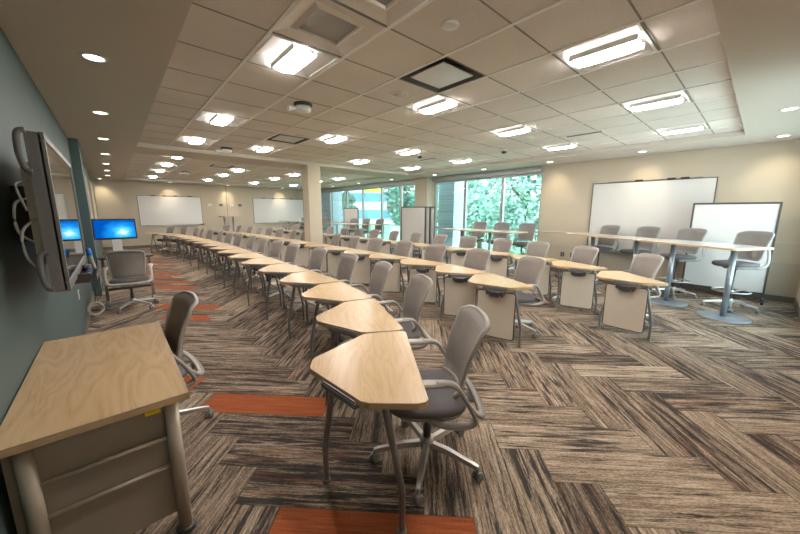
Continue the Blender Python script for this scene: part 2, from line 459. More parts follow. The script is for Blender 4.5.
# near wall, with a daylight opening off to the right of the frame
mb = MB(); nx0, nx1 = 4.4, 8.3
mb.box(XL-.1, nx0, YN-.2, YN, 0, S); mb.box(nx1, XR+.1, YN-.2, YN, 0, S); mb.box(nx0, nx1, YN-.2, YN, 0, .3); mb.box(nx0, nx1, YN-.2, YN, 2.5, S)
struct('wall_near', mb, M['beige_wall'])
for nm, b in (('baseboard_right', (XR-.014, XR, YN, 4.04)), ('baseboard_left', (XL, XL+.014, YN, 7.95)), ('baseboard_far', (XL, XR, YF-.014, YF)), ('baseboard_near', (XL, XR-.014, YN, YN+.014))):
    struct(nm, MB().box(*b, 0, .1), M['baseboard'])
struct('pillar', MB().box(3.96, 4.32, 8.1, 8.46, 0, S, bev=.01), M['post_beige']).name = 'wall_pillar'

def window(n, y0, y1, z0=.2, z1=2.66):
    w = .045; mb = MB(); x0, x1 = XR+.06, XR+.14
    mb.box(x0, x1, y0, y0+w, z0, z1); mb.box(x0, x1, y1-w, y1, z0, z1); mb.box(x0, x1, y0+w, y1-w, z0, z0+.06); mb.box(x0, x1, y0+w, y1-w, z1-.12, z1); mb.box(x0+.01, x1-.01, y0+w, y1-w, .98, 1.02)
    o = struct('window_%d' % n, mb, M['grey_frame'])
    MB().box(XR+.095, XR+.103, y0+w, y1-w, z0+.06, z1-.12).build('pane', M['glass'], o)
k = 1
ys = [4.04, 5.24, 6.6, 7.95]
for a, b in zip(ys, ys[1:]): window(k, a, b); k += 1
ys = [8.62, 9.75, 11.0, 12.4, 13.75, 15.4, 17.2]
for a, b in zip(ys, ys[1:]): window(k, a, b); k += 1
mb = MB(); mb.box(nx0, nx1, YN-.14, YN-.06, .3, .35); mb.box(nx0, nx1, YN-.14, YN-.06, 2.45, 2.5)
for xx in (nx0, (nx0+nx1)/2-.025, nx1-.05): mb.box(xx, xx+.05, YN-.14, YN-.06, .35, 2.45)
o = struct('window_%d' % k, mb, M['grey_frame'])
MB().box(nx0+.05, nx1-.05, YN-.104, YN-.096, .35, 2.45).build('pane', M['glass'], o)
# dark shade pockets over the glass
for n, (a, b) in enumerate(((4.04, 7.95), (8.62, 17.2))):
    struct('trim_%d' % (4+n), MB().box(XR-.07, XR+.05, a, b, 2.60, S, bev=.006), M['grey_frame'])

# ------------------------------------------------------------------ ceiling fixtures
def ceiling_light(label, c, r, pos, proto=[None]):
    x, y = pos(c, r)
    if proto[0] is not None:
        return dup(proto[0], (x, y, H), 0, label)
    t = thing('ceiling_light', label, 'ceiling light', (x, y, H), 0, 'recessed square ceiling lights')
    a = T/2-.016
    f = MB(); w = .018
    f.box(-a, a, -a, -a+w, -.006, .012); f.box(-a, a, a-w, a, -.006, .012); f.box(-a, -a+w, -a+w, a-w, -.006, .012); f.box(a-w, a, -a+w, a-w, -.006, .012)
    f.build('frame', M['white_metal'], t)
    h = MB(); b = a-w
    def coved(sx):
        def fn(u, v):
            xx = b-(b-.10)*u; z = .006+.085*math.sin(u*PI/2)
            return (sx*xx, -b+2*b*v, z)
        return fn
    h.grid(8, 4, coved(1)); h.grid(8, 4, coved(-1), flip=True)
    for s in (-1, 1):      # end baffles
        vs = [(b-(b-.10)*i/8, s*b, .006+.085*math.sin(i/8*PI/2)) for i in range(9)]
        full = vs+[(-p[0], p[1], p[2]) for p in reversed(vs)]
        h.add(full, [tuple(range(len(full)))])
    h.box(-.10, .10, -b, b, .091, .10)
    h.build('reflector', M['reflector'], t)
    l = MB(); n = 10; L = b-.03; w2 = .098
    ring = []
    for i in range(n+1): ring.append((w2*math.cos(PI*i/n), L-.09+.09*math.sin(PI*i/n)))
    ring += [(-p[0], -p[1]) for p in ring]
    l.prism(ring, -.036, -.004, 0, .01)
    l.build('lens', M['lens'], t)
    MB().prism([(p[0]*.96, p[1]*.96) for p in ring], -.004, .012, 0, .003).build('glow_plate', M['fill_glow'], t)  # added glowing plate that lights the reflectors from above the lens
    for sx in (-1, 1):
        MB().box(sx*w2-.001 if sx > 0 else sx*w2-.005, sx*w2+.005 if sx > 0 else sx*w2+.001, -L, L, -.03, .012).build('basket_rail', M['white_metal'], t)
    proto[0] = t
    return t
colname = {1: 'nearest the teal wall', 3: 'second from the teal wall', 4: 'second from the teal wall', 7: 'third from the teal wall', 10: 'nearest the windows'}
rows1 = {-2: 'nearest row', 1: 'second row', 5: 'third row', 8: 'fourth row'}
for c, r in lights1: ceiling_light('recessed square light, %s of near ceiling tray, column %s' % (rows1[r], colname[c]), c, r, gpos)
rows2 = {0: 'nearest row', 3: 'second row', 6: 'third row', 10: 'last row'}
for c, r in lights2: ceiling_light('recessed square light, %s of far ceiling tray, column %s' % (rows2[r], colname[c]), c, r, gpos2)

def grille(label, c, r):
    x, y = gpos(c, r); t = thing('return_air_grille', label, 'vent', (x, y, H), 0, 'square grilles by the nearest light'); a = T/2-.014
    f = MB()
    def ring(o, i, zo, zi):
        q = [(o, o), (-o, o), (-o, -o), (o, -o)]; p = [(i, i), (-i, i), (-i, -i), (i, -i)]
        f.add([(*v, zo) for v in q]+[(*v, zi) for v in p], [(k, (k+1) % 4, 4+(k+1) % 4, 4+k) for k in range(4)])
    ring(a, .20, 0, .022); ring(.20, .165, .022, .004); ring(.165, .155, .004, .03)
    f.build('frame', M['tile'], t)
    MB().box(-.156, .156, -.156, .156, .018, .028).build('panel', M['grey_plastic'], t)
grille('tan square return grille with a dark centre panel beside the nearest ceiling light', 1, 0)
grille('tan square return grille cut by the top edge of the photo', 1, -1)
def diffuser(label, c, r, pos):
    x, y = pos(c, r); t = thing('air_diffuser', label, 'vent', (x, y, H), 0, 'square plaque diffusers'); a = T/2-.014
    f = MB()
    q = [(a, a), (-a, a), (-a, -a), (a, -a)]; i = .22; p = [(i, i), (-i, i), (-i, -i), (i, -i)]
    f.add([(*v, 0) for v in q]+[(*v, .07) for v in p], [(k, (k+1) % 4, 4+(k+1) % 4, 4+k) for k in range(4)]+[(4, 5, 6, 7)])
    f.build('cone', M['dark_metal'], t)
    MB().box(-.215, .215, -.215, .215, .0, .012, bev=.004).build('plaque', M['silver'], t)
diffuser('square air diffuser with bright metal plaque and dark slot, nearest the camera', 3, 0, gpos)
diffuser('square air diffuser with bright plaque farther back in the near ceiling tray', 3, 6, gpos)
diffuser('square air diffuser with bright plaque in the far ceiling tray', 3, 2, gpos2)

def speaker(label, x, y):
    t = thing('ceiling_speaker', label, 'speaker', (x, y, H), 0, 'round ceiling speakers')
    MB().lathe([(.10, -.0), (.10, -.008), (.082, -.010), (.082, -.003)], seg=28).build('rim', M['white_metal'], t)
    MB().lathe([(.0, -.006), (.08, -.005), (.08, 0)], seg=28).build('grille', M['tile'], t)
for lb, x, y in (('round ceiling speaker behind the nearest plaque diffuser', 2.53, 2.86), ('round ceiling speaker beside the far plaque diffuser of the near tray', 2.56, 5.43), ('round ceiling speaker near the window side of the near tray', 5.61, 2.93)):
    speaker(lb, x, y)
tag(MB().lathe([(.062, 0), (.062, -.012), (.05, -.02), (0, -.022)], (1.90, 1.62, H), 24).build('cover_plate', M['white_metal']), 'plain round cover disc on a ceiling tile near the top edge', 'ceiling cover')
for k, (x, y, lb) in enumerate(((6.30, 3.8, 'small dark domed sensor on the ceiling near the windows'), (5.43, 5.43, 'small domed sensor at the far window end of the near tray'))):
    t = thing('ceiling_sensor', lb, 'sensor', (x, y, H), 0, 'small domed ceiling sensors')
    MB().lathe([(.075, 0), (.075, -.02), (.06, -.03), (0, -.03)], seg=20).build('base', M['white_metal'], t)
    MB().lathe([(.055, -.03), (.05, -.06), (.03, -.075), (0, -.078)], seg=20).build('dome', M['dark_metal'], t)
def camera_unit(label, x, y, rz):
    t = thing('ceiling_camera', label, 'camera', (x, y, H), rz, 'white ceiling cameras')
    MB().lathe([(.11, 0), (.11, -.02), (.095, -.03), (0, -.03)], seg=24).build('mount', M['dark_metal'], t)
    MB().lathe([(.085, -.03), (.095, -.05), (.085, -.085), (.04, -.10), (0, -.10)], seg=24).build('body', M['white_metal'], t)
    MB().lathe([(.022, 0), (.024, .07), (.034, .10), (.034, .12), (0, .12)], M4=Matrix.Translation((-.07, 0, -.06)) @ Matrix.Rotation(-PI/2-.2, 4, 'Y'), seg=14).build('head', M['white_plastic'], t)
camera_unit('white ceiling camera with a side arm in the near tray', GX+2.44*T, GY+3.2*T, 0)
camera_unit('white ceiling camera at the far left edge of the near tray', GX+2.5*T, GY+9.2*T, 0)
camera_unit('white ceiling camera in the far tray above the boards', GX+2.6*T, 12.9, 0)
def slot(label, x, y):
    t = thing('slot_diffuser', label, 'vent', (x, y, H), 0, 'slot air diffusers')
    MB().box(-.05, .05, -.29, .29, -.004, .01, bev=.002).build('frame', M['grid'], t)
    for s in (-1, 1): MB().box(s*.022-.016, s*.022+.016, -.27, .27, -.006, .0).build('slot', M['black_plastic'], t)
slot('dark slot diffuser among the window-side tiles, nearest the right wall', 6.02, 2.17)
slot('dark slot diffuser farther back on the window side', 5.97, 5.69)

def downlight(label, x, y, power=0, aim=None, grp='recessed downlights', ang=70):
    t = thing('recessed_downlight', label, 'downlight', (x, y, S), 0, grp)
    MB().lathe([(.088, 0), (.088, -.005), (.068, -.006), (.06, .0)], seg=26).build('trim_ring', M['white_metal'], t)
    MB().lathe([(0, -.003), (.064, -.003), (.064, .0)], seg=26).build('lens', M['can_lens'], t)
    if power:
        L = bpy.data.lights.new('downlight_beam', 'SPOT'); L.energy = power; L.color = (1, .85, .60); L.spot_size = rad(ang); L.spot_blend = 1; L.shadow_soft_size = .05
        lo = bpy.data.objects.new('downlight_beam', L); COL.objects.link(lo); lo.location = (x, y, S-.03)
        d = (Vector(aim)-lo.location); lo.rotation_euler = d.to_track_quat('-Z', 'Y').to_euler()
for k, y in enumerate((3.73, 5.68, 7.64, 9.6, 11.55, 13.4, 15.3)):
    downlight('round downlight in the soffit along the teal wall, %s from the camera' % ORD[k], .03, y, 5, (.0, y, 0), 'downlights along the teal wall', 110)
for k, (y, pw) in enumerate(((-.04, 14), (1.79, 17), (3.63, 17), (5.5, 6), (7.4, 6), (9.6, 6), (11.8, 6), (14.0, 6))):
    downlight('round downlight in the soffit above the right wall, %s from the near corner' % ORD[k], 8.1, y, pw, (8.75, y, 1.9), 'downlights along the window side', 75)
downlight('round downlight in the near soffit at the right edge of the photo', 6.1, -.04, 6, (6.1, -.04, 0))
for k, x in enumerate((-.2, 1.99, 4.24, 6.84)):
    downlight('round downlight in front of the far wall, %s from the left' % ORD[k], x, 17.0, 24, (x, 17.6, 1.9), 'downlights along the far wall', 75)

# ------------------------------------------------------------------ task chair
def backrest_pt(t, s, y0, z0, hgt, W, lean=.10, off=0):
    """t -1..1 across, s 0..1 up"""
    z = z0+hgt*s
    w = W*(.86+.16*s)
    if s > .84: w *= 1-.17*((s-.84)/.16)**3
    if s < .12: w *= 1-.10*((.12-s)/.12)**2
    y = y0-.075*s+.03*math.sin(PI*min(s*1.25, 1))*.6
    y += .055*t*t*(1-.55*s)
    if s > .86: y -= .035*((s-.86)/.14)**2; z -= .012*((s-.86)/.14)**2
    if s < .1: y += .02*((.1-s)/.1)**2
    z -= .018*abs(t)**4*max(0, (s-.6)/.4)
    return Vector((t*w, y-off*(.9), z))
def make_backrest(parent, y0, z0, hgt, W, mat, shellmat):
    m = MB()
    f = lambda u, v: backrest_pt(2*u-1, v, y0, z0, hgt, W)
    m.grid(12, 14, f)
    fb = lambda u, v: backrest_pt((2*u-1)*.985, v*.985+.007, y0-.016, z0, hgt, W)
    m.grid(12, 14, fb)
    o = m.build('backrest', mat, parent); sh = MB()
    # rolled edge right round the shell
    N = 14; loop = [backrest_pt(-1+2*i/10, 1, y0-.008, z0, hgt, W) for i in range(11)]
    loop += [backrest_pt(1, 1-i/N, y0-.008, z0, hgt, W) for i in range(1, N+1)]
    loop += [backrest_pt(1-2*i/10, 0, y0-.008, z0, hgt, W) for i in range(1, 11)]
    loop += [backrest_pt(-1, i/N, y0-.008, z0, hgt, W) for i in range(1, N)]
    sh.tube(loop, .0135, 8, closed=True, up=Vector((0, 1, 0)))
    sh.build('back_rim', shellmat, parent)
    return o
def superpoly(a, b, n=3.2, seg=36):
    r = []
    for i in range(seg):
        th = 2*PI*i/seg; c, s = math.cos(th), math.sin(th)
        r.append((a*math.copysign(abs(c)**(2/n), c), b*math.copysign(abs(s)**(2/n), s)))
    return r
def make_seat(parent, z, a=.245, b=.235, mat=None, pan=None):
    m = MB(); P = superpoly(a, b)
    rings = [(.90, z-.052), (.985, z-.040), (1.0, z-.022), (.975, z-.006), (.90, z+.002), (.6, z-.004), (.25, z-.008)]
    vs = []; n = len(P)
    for s, zz in rings:
        for x, y in P:
            yy = y*s+.015; dz = -.030*max(0, (yy-.12)/.13)**2
            vs.append((x*s, yy, zz+dz))
    fs = [(r*n+i, r*n+(i+1) % n, (r+1)*n+(i+1) % n, (r+1)*n+i) for r in range(len(rings)-1) for i in range(n)]
    m.add(vs, fs, 0, True); m.add([vs[(len(rings)-1)*n+i] for i in range(n)], [tuple(range(n))], 0, True)
    m.build('seat', mat, parent)
    p = MB(); p.prism([(x*.93, y*.93+.015) for x, y in P], z-.075, z-.05, 0, .008)
    p.box(-.11, .11, -.16, .10, z-.115, z-.074, bev=.012)
    p.build('seat_pan', pan, parent)
def make_base(parent, hubz, topz, mat, rbase=.31, a0=.0):
    m = MB()
    m.lathe([(.0, hubz-.045), (.038, hubz-.045), (.045, hubz-.02), (.045, hubz+.03), (.036, hubz+.045), (0, hubz+.045)], seg=18)
    for k in range(5):
        th = a0+2*PI*k/5; d = Vector((math.cos(th), math.sin(th), 0))
        pts = [d*.03+Vector((0, 0, hubz)), d*.14+Vector((0, 0, hubz-.004)), d*(rbase-.03)+Vector((0, 0, hubz-.028)), d*rbase+Vector((0, 0, hubz-.036))]
        m.sweep(pts, [(-.021, -.014), (.021, -.014), (.014, .015), (-.014, .015)], scale=[1.1, 1, .8, .7], smooth=False)
    m.build('base', mat, parent)
    MB().lathe([(.024, hubz+.04), (.024, hubz+.04+(topz-hubz)*.35), (.0165, hubz+.04+(topz-hubz)*.36), (.0165, topz)], seg=14).build('gas_column', M['dark_metal'], parent)
    for k in range(5):
        th = a0+2*PI*k/5; d = Vector((math.cos(th), math.sin(th), 0)); c = d*rbase
        w = MB(); th2 = th+.9+k*1.7
        MR = Matrix.Translation((c.x, c.y, .028)) @ Matrix.Rotation(th2, 4, 'Z') @ Matrix.Rotation(PI/2, 4, 'X')
        for s in (-1, 1): w.lathe([(.0, s*.006), (.027, s*.006), (.028, s*.010), (.028, s*.022), (.022, s*.025), (0, s*.025)], seg=16, M4=MR)
        w.lathe([(.009, .02), (.009, hubz-.034)], (c.x, c.y, 0), 10)
        w.box(-.02, .016, -.012, .012, .03, .058, M4=Matrix.Translation((c.x, c.y, 0)) @ Matrix.Rotation(th2, 4, 'Z'), bev=.006)
        w.build('caster', M['caster'], parent)
def make_task_chair(label):
    t = thing('task_chair', label, 'chair')
    make_seat(t, .485, mat=M['seat_fabric'], pan=M['grey_plastic'])
    make_backrest(t, -.195, .525, .44, .222, M['mesh_back'], M['shell'])
    # band that wraps behind the back and joins both arms
    sp = MB(); half = [(.270, -.185, .53), (.262, -.225, .48), (.225, -.262, .455), (.12, -.280, .447)]
    path = [(-x, y, z) for x, y, z in half]+[(0, -.284, .445)]+list(reversed(half))
    sp.sweep(smooth_path(path, 4), [(-.022, -.008), (.022, -.008), (.022, .008), (-.022, .008)], up=Vector((0, -.5, 1)).normalized())
    sp.box(-.05, .05, -.28, -.10, .405, .427, bev=.006)
    sp.build('back_bracket', M['shell'], t)
    for s in (-1, 1):
        a = MB(); x = s*.275
        path = smooth_path([(s*.20, .02, .415), (s*.25, -.05, .411), (x*.985, -.15, .415), (x, -.21, .438), (x, -.205, .485), (x, -.14, .602), (x, -.10, .652), (x, -.055, .666), (x, .0, .668)], 3)
        a.sweep(path, [(-.010, -.021), (.010, -.021), (.013, 0), (.010, .021), (-.010, .021)], up=Vector((1, 0, 0)))
        o = a.build('armrest', M['shell'], t)
        p = MB(); P = superpoly(.034, .145, 3, 24)
        p.prism([(x+px, .085+py) for px, py in P], .652, .677, 0, .009)
        p.build('arm_pad', M['grey_plastic'] if False else M['shell'], o)
    make_base(t, .115, .36, M['silver'], rbase=.33, a0=rad(90))
    return t
chair0 = make_task_chair('x'); used = [False]
rb = random.Random(5)
def twist(root, ang):
    for ch in root.children:
        if ch.name.startswith(('base', 'caster')): ch.rotation_euler = (0, 0, ang)
    return root
def chair(x, y, rz, label, group=None, tw=None):
    return twist(place_chair(x, y, rz, label, group), rad(rb.uniform(-36, 36) if tw is None else tw))
def place_chair(x, y, rz, label, group=None):
    if not used[0]:
        used[0] = True; chair0.location = (x, y, 0); chair0.rotation_euler = (0, 0, rz); chair0['label'] = label
        if group: chair0['group'] = group
        return chair0
    o = dup(chair0, (x, y, 0), rz, label)
    if group: o['group'] = group
    elif 'group' in o: del o['group']
    return o

# ------------------------------------------------------------------ student desk
DP = [(-.425, -.012), (-.405, -.03), (.405, -.03), (.425, -.012), (.435, .02), (.408, .235), (.388, .275), (.075, .535), (.05, .548), (-.05, .548), (-.075, .535), (-.388, .275), (-.408, .235), (-.435, .02)]
ZT = .72
def make_desk(label, panel):
    t = thing('student_desk', label, 'desk')
    m = MB(); m.prism([(x, y) for x, y in DP], ZT-.03, ZT, 0, .003, side_mi=1, edge_mi=2)
    m.build('desktop', [M['maple'], M['table_edge'], M['edge_line']], t)
    for s in (-1, 1):
        l = MB(); l.tube(smooth_path([(s*.375, .085, 0), (s*.375, .085, .19), (s*.372, .09, .26), (s*.335, .17, .69)], 4), .0165, 10, up=Vector((1, 0, 0)))
        l.lathe([(.024, 0), (.024, .012), (.017, .02)], (s*.375, .085, 0), 12); l.build('leg', M['leg_metal'], t)
    l = MB(); l.tube(smooth_path([(-.03, .485, 0), (-.03, .485, .19), (-.04, .478, .27), (-.105, .415, .69)], 4), .0165, 10, up=Vector((1, 0, 0)))
    l.lathe([(.024, 0), (.024, .012), (.017, .02)], (-.03, .485, 0), 12); l.build('leg', M['leg_metal'], t)
    f = MB(); f.tube([(-.31, .20, .675), (.31, .20, .675)], .016, 8); f.tube([(-.16, .37, .672), (-.02, .20, .672)], .014, 8); f.box(-.14, .14, .12, .28, .655, .69, bev=.01)
    f.build('underframe', M['dark_metal'], t)
    # rail along the front-left edge
    A = Vector((-.075, .535, 0)); B = Vector((-.388, .275, 0)); d = (B-A).normalized(); n = Vector((d.y, -d.x, 0))
    if n.dot(Vector((-1, 1, 0))) < 0: n = -n
    c = (A+B)/2+d*.05
    fr = Matrix(((d.x, n.x, 0, c.x), (d.y, n.y, 0, c.y), (0, 0, 1, 0), (0, 0, 0, 1)))
    r = MB(); r.box(-.135, .135, -.012, .016, ZT-.048, ZT-.018, M4=fr, bev=.004); r.box(-.13, .13, .004, .012, ZT-.02, ZT-.010, M4=fr)
    r.box(-.08, -.05, -.10, -.01, ZT-.07, ZT-.04, M4=fr); r.box(.05, .08, -.10, -.01, ZT-.07, ZT-.04, M4=fr)
    r.build('front_rail', M['leg_metal'], t)
    if panel:
        p = MB(); w = .218; z0, z1 = .10, .645
        P = []
        for sx, sz, a0 in ((1, 1, 0), (-1, 1, 90), (-1, -1, 180), (1, -1, 270)):
            for k in range(4):
                a = rad(a0+30*k); P.append((sx*(w-.03)+.03*math.cos(a), (z1-.03 if sz > 0 else z0+.03)+.03*math.sin(a)))
        MV = fr @ Matrix(((1, 0, 0, 0), (0, 0, 1, -.045), (0, 1, 0, 0), (0, 0, 0, 1)))
        p.prism(P, -.004, .006, 0, .002, M4=MV)
        po = p.build('modesty_panel', M['modesty'], t)
        e = MB(); e.tube([MV @ Vector((x, z, .001)) for x, z in P], .007, 6, closed=True, up=Vector((d.y, -d.x, 0)))
        e.build('edge_trim', M['dark_metal'], po)
        h = MB(); h.box(-.10, .10, -.04, .03, ZT-.105, ZT-.05, M4=fr, bev=.008); h.box(-.055, .055, .01, .04, ZT-.125, ZT-.06, M4=fr, bev=.008)
        for sx in (-.07, .07): h.box(sx-.012, sx+.012, -.04, -.03, ZT-.13, ZT-.09, M4=fr)
        h.build('panel_hook', M['dark_metal'], po)
    return t
desk_plain = make_desk('x', False); desk_panel = make_desk('x', True); usedd = {}
def desk(x, y, rz, label, panel, group):
    p = desk_panel if panel else desk_plain
    if panel not in usedd:
        usedd[panel] = 1; p.location = (x, y, 0); p.rotation_euler = (0, 0, rz); p['label'] = label; p['group'] = group; return p
    return dup(p, (x, y, 0), rz, label, group)

def chain(c, ths, sp):
    out = [(c[0], c[1], ths[0])]
    for a, b in zip(ths, ths[1:]):
        x, y, _ = out[-1]; h = sp/2
        out.append((x+h*(math.cos(rad(a))+math.cos(rad(b))), y+h*(math.sin(rad(a))+math.sin(rad(b))), b))
    return out
row1 = chain((1.172, 1.23), [54.5, 67, 79, 87, 89, 89, 88, 88, 89, 91, 93, 93, 93, 94, 97, 104, 115], .885)
row2 = chain((3.60, 2.0), [65, 80, 89, 90, 90, 90, 90, 90, 90, 91, 92, 93, 94, 97, 101, 106], .895)
row3 = [(5.06, .97, 49)]+chain((5.60, 1.84), [66, 80, 86, 89, 90, 90, 90, 90, 90, 90, 91, 92, 94, 97, 101], .935)
rowname = ['front', 'middle', 'third']
rnd = random.Random(3)
for rn, row in enumerate((row1, row2, row3)):
    for k, (x, y, th) in enumerate(row):
        rz = rad(th); what = 'triangular maple desk, bare rail' if rn == 0 else 'triangular maple desk, cream panel'
        desk(x, y, rz, '%s, %s from near end of %s row' % (what, ORD[k], rowname[rn]), rn > 0, 'desks of the %s row' % rowname[rn])
        lx, ly, dr = (.085, -.125, -3) if (rn == 0 and k == 0) else (.10+rnd.uniform(-.05, .05), -.10-rnd.uniform(0, .07), rnd.uniform(-8, 8))
        if rn == 0 and k == 1: lx += .10
        if rn == 2 and k < 3: lx, ly, dr = (.36, .30, .24)[k], -.13, 4
        cx = x+lx*math.cos(rz)-ly*math.sin(rz); cy = y+lx*math.sin(rz)+ly*math.cos(rz)
        if abs(cx-4.14) < .50 and abs(cy-8.28) < .50: continue
        chair(cx, cy, rz+rad(dr), 'taupe task chair behind %s desk from near end of %s row' % (ORD[k], rowname[rn]), 'task chairs of the %s row' % rowname[rn], 2 if rn == 0 and k == 0 else None)

# ------------------------------------------------------------------ tall tables and stools
def tall_table(label, nearA, nearB, width, z=1.067, cols=(.25, .75), disc=.30):
    """near edge from A to B (A nearer the camera's right); the top reaches away to the right of A->B"""
    A, B = Vector((*nearA, 0)), Vector((*nearB, 0)); d = (B-A); L = d.length; d.normalize(); n = Vector((d.y, -d.x, 0))
    c = A+d*L/2+n*width/2
    t = thing('tall_table', label, 'table', (c.x, c.y, 0), math.atan2(d.y, d.x), 'standing-height tables behind the rows')
    h = width/2; l = L/2
    P = [(-l+.03, -h), (l-.03, -h), (l, -h+.03), (l, h-.03), (l-.03, h), (-l+.03, h), (-l, h-.03), (-l, -h+.03)]
    MB().prism(P, z-.032, z, 0, .003, side_mi=1).build('tabletop', [M['tabletop_white'], M['table_edge']], t)
    for q in cols:
        xx = -l+q*L
        cc = MB().lathe([(.12, z-.045), (.12, z-.033)], (xx, 0, 0), 20).lathe([(.036, .015), (.036, z-.04)], (xx, 0, 0), 20); cc.build('column', M['column'], t)
        MB().lathe([(disc, 0), (disc, .008), (disc-.02, .014), (.05, .02), (0, .02)], (xx, 0, 0), 40).build('base_plate', M['column'], t)
    return t
tall_table('pale standing-height table nearest the right wall corner, on disc feet', (6.24, .20), (6.97, 1.47), .74, cols=(.16, .74))
tall_table('pale standing-height table end to end with the corner one, nearer windows', (6.99, 1.50), (7.86, 3.02), .62, cols=(.12, .72))
tall_table('pale standing-height table in front of the near three-pane window', (6.95, 3.87), (7.12, 6.2), .72, cols=(.38, .8))
tall_table('pale standing-height table in front of the farther windows, nearer half', (7.05, 9.75), (6.92, 11.0), .72, cols=(.3, .8))
tall_table('pale standing-height table in front of the farther windows, far half', (6.92, 11.03), (6.75, 12.3), .72, cols=(.25, .8))
tall_table('pale standing-height table before the far right whiteboard', (6.9, 15.2), (6.2, 16.2), .7, cols=(.3, .7))
t = tall_table('small dark-legged standing table against the far wall between the whiteboards', (4.5, 16.55), (3.75, 16.55), .5, z=1.32, cols=(.25, .75), disc=.2)
t.rotation_euler = (0, 0, 0); t.location = (4.1, 16.8, 0)

def make_stool(label):
    t = thing('bar_stool', label, 'stool')
    make_seat(t, .765, mat=M['seat_fabric'], pan=M['grey_plastic'])
    make_backrest(t, -.20, .81, .45, .235, M['stool_back'], M['stool_rim'])
    for s in (-1, 1):
        b = MB(); b.sweep(smooth_path([(s*.18, -.02, .70), (s*.25, -.10, .70), (s*.262, -.20, .745), (s*.245, -.235, .87), (s*.215, -.25, .98)], 4), [(-.022, -.008), (.022, -.008), (.022, .008), (-.022, .008)], up=Vector((1, 0, 0)))
        b.build('back_bracket', M['grey_plastic'], t)
    make_base(t, .115, .68, M['silver'], rbase=.33, a0=rad(60))
    r = MB(); N = 28
    r.tube([(.225*math.cos(2*PI*i/N), .225*math.sin(2*PI*i/N), .29) for i in range(N)], .011, 8, closed=True)
    for k in range(3):
        a = rad(30+120*k); r.tube([(.02*math.cos(a), .02*math.sin(a), .275), (.222*math.cos(a), .222*math.sin(a), .29)], .008, 6)
    r.lathe([(.032, .25), (.032, .30)], seg=14)
    r.build('foot_ring', M['silver'], t)
    return t
stool0 = None
stools = [(7.42, .20, 55, 'tall grey swivel stool at the corner end of the right wall table'),
          (7.80, .97, 60, 'tall grey swivel stool second from the corner, before the leaning board on castors'),
          (8.10, 1.68, 62, 'tall grey swivel stool third from the corner, before the wall whiteboard'),
          (8.22, 2.40, 62, 'tall grey swivel stool fourth from the corner, farthest along the wall whiteboard'),
          (7.9, 4.1, 90, 'tall swivel stool at the near window table, nearest the right wall'),
          (7.92, 4.85, 91, 'tall swivel stool at the near window table, the middle one of three'),
          (7.95, 5.6, 92, 'tall swivel stool at the near window table, farthest from the right wall'),
          (7.72, 10.15, 92, 'tall swivel stool at the far window table, nearest the window column'),
          (7.68, 11.0, 92, 'tall swivel stool at the far window table, the middle one of three'),
          (7.64, 11.9, 92, 'tall swivel stool at the far window table, farthest back of three'),
          (7.5, 14.3, 95, 'tall swivel stool beyond the far window table, right of the pillar'),
          (7.3, 15.75, 120, 'tall swivel stool at the table before the far right whiteboard')]
for x, y, th, lb in stools:
    if stool0 is None:
        stool0 = make_stool(lb); stool0['group'] = 'tall stools'; stool0.location = (x, y, 0); stool0.rotation_euler = (0, 0, rad(th))
    else: dup(stool0, (x, y, 0), rad(th), lb)

# ------------------------------------------------------------------ whiteboards
def wall_board(label, c, rz, w, z0, z1, clips):
    t = thing('whiteboard', label, 'whiteboard', (*c, z0), rz); h = z1-z0
    MB().box(-w/2, w/2, -.02, 0, 0, h, bev=.003).build('writing_surface', M['board'], t)
    f = MB()
    for b in ((-w/2-.014, -w/2, 0, h), (w/2, w/2+.014, 0, h), (-w/2-.014, w/2+.014, -.014, 0), (-w/2-.014, w/2+.014, h, h+.014)): f.box(b[0], b[1], -.026, 0, b[2], b[3])
    f.build('frame', M['board_frame'], t)
    MB().box(-w/2+.3, w/2-.2, -.035, -.004, h+.018, h+.034, bev=.004).build('map_rail', M['grey_plastic'], t)
    for q in clips: MB().box(-w/2+q*w-.07, -w/2+q*w+.07, -.045, -.003, h+.012, h+.045, bev=.01).build('clip', M['black_plastic'], t)
    MB().box(-w/2+.4, w/2-.25, -.09, -.02, -.03, -.012, bev=.004).build('pen_tray', M['silver'], t)
    return t
wall_board('wide whiteboard on the far wall at left, under two wall lights', (2.0, YF), 0, 2.28, .93, 2.17, (.23, .4, .58, .82))
wall_board('wide whiteboard on the far wall at right, glowing from the windows', (6.82, YF), 0, 2.7, .94, 2.20, (.2, .38, .55, .75))
wall_board('tall whiteboard fixed on the right wall behind the stools', (XR, 1.73), -PI/2, 2.10, .66, 2.20, (.42, .68, .78))
tag(MB().box(3.05, 3.20, YF-.10, YF-.03, .925, .965, bev=.008).build('eraser', M['black_plastic']), 'black eraser on the tray of the far left whiteboard', 'eraser')

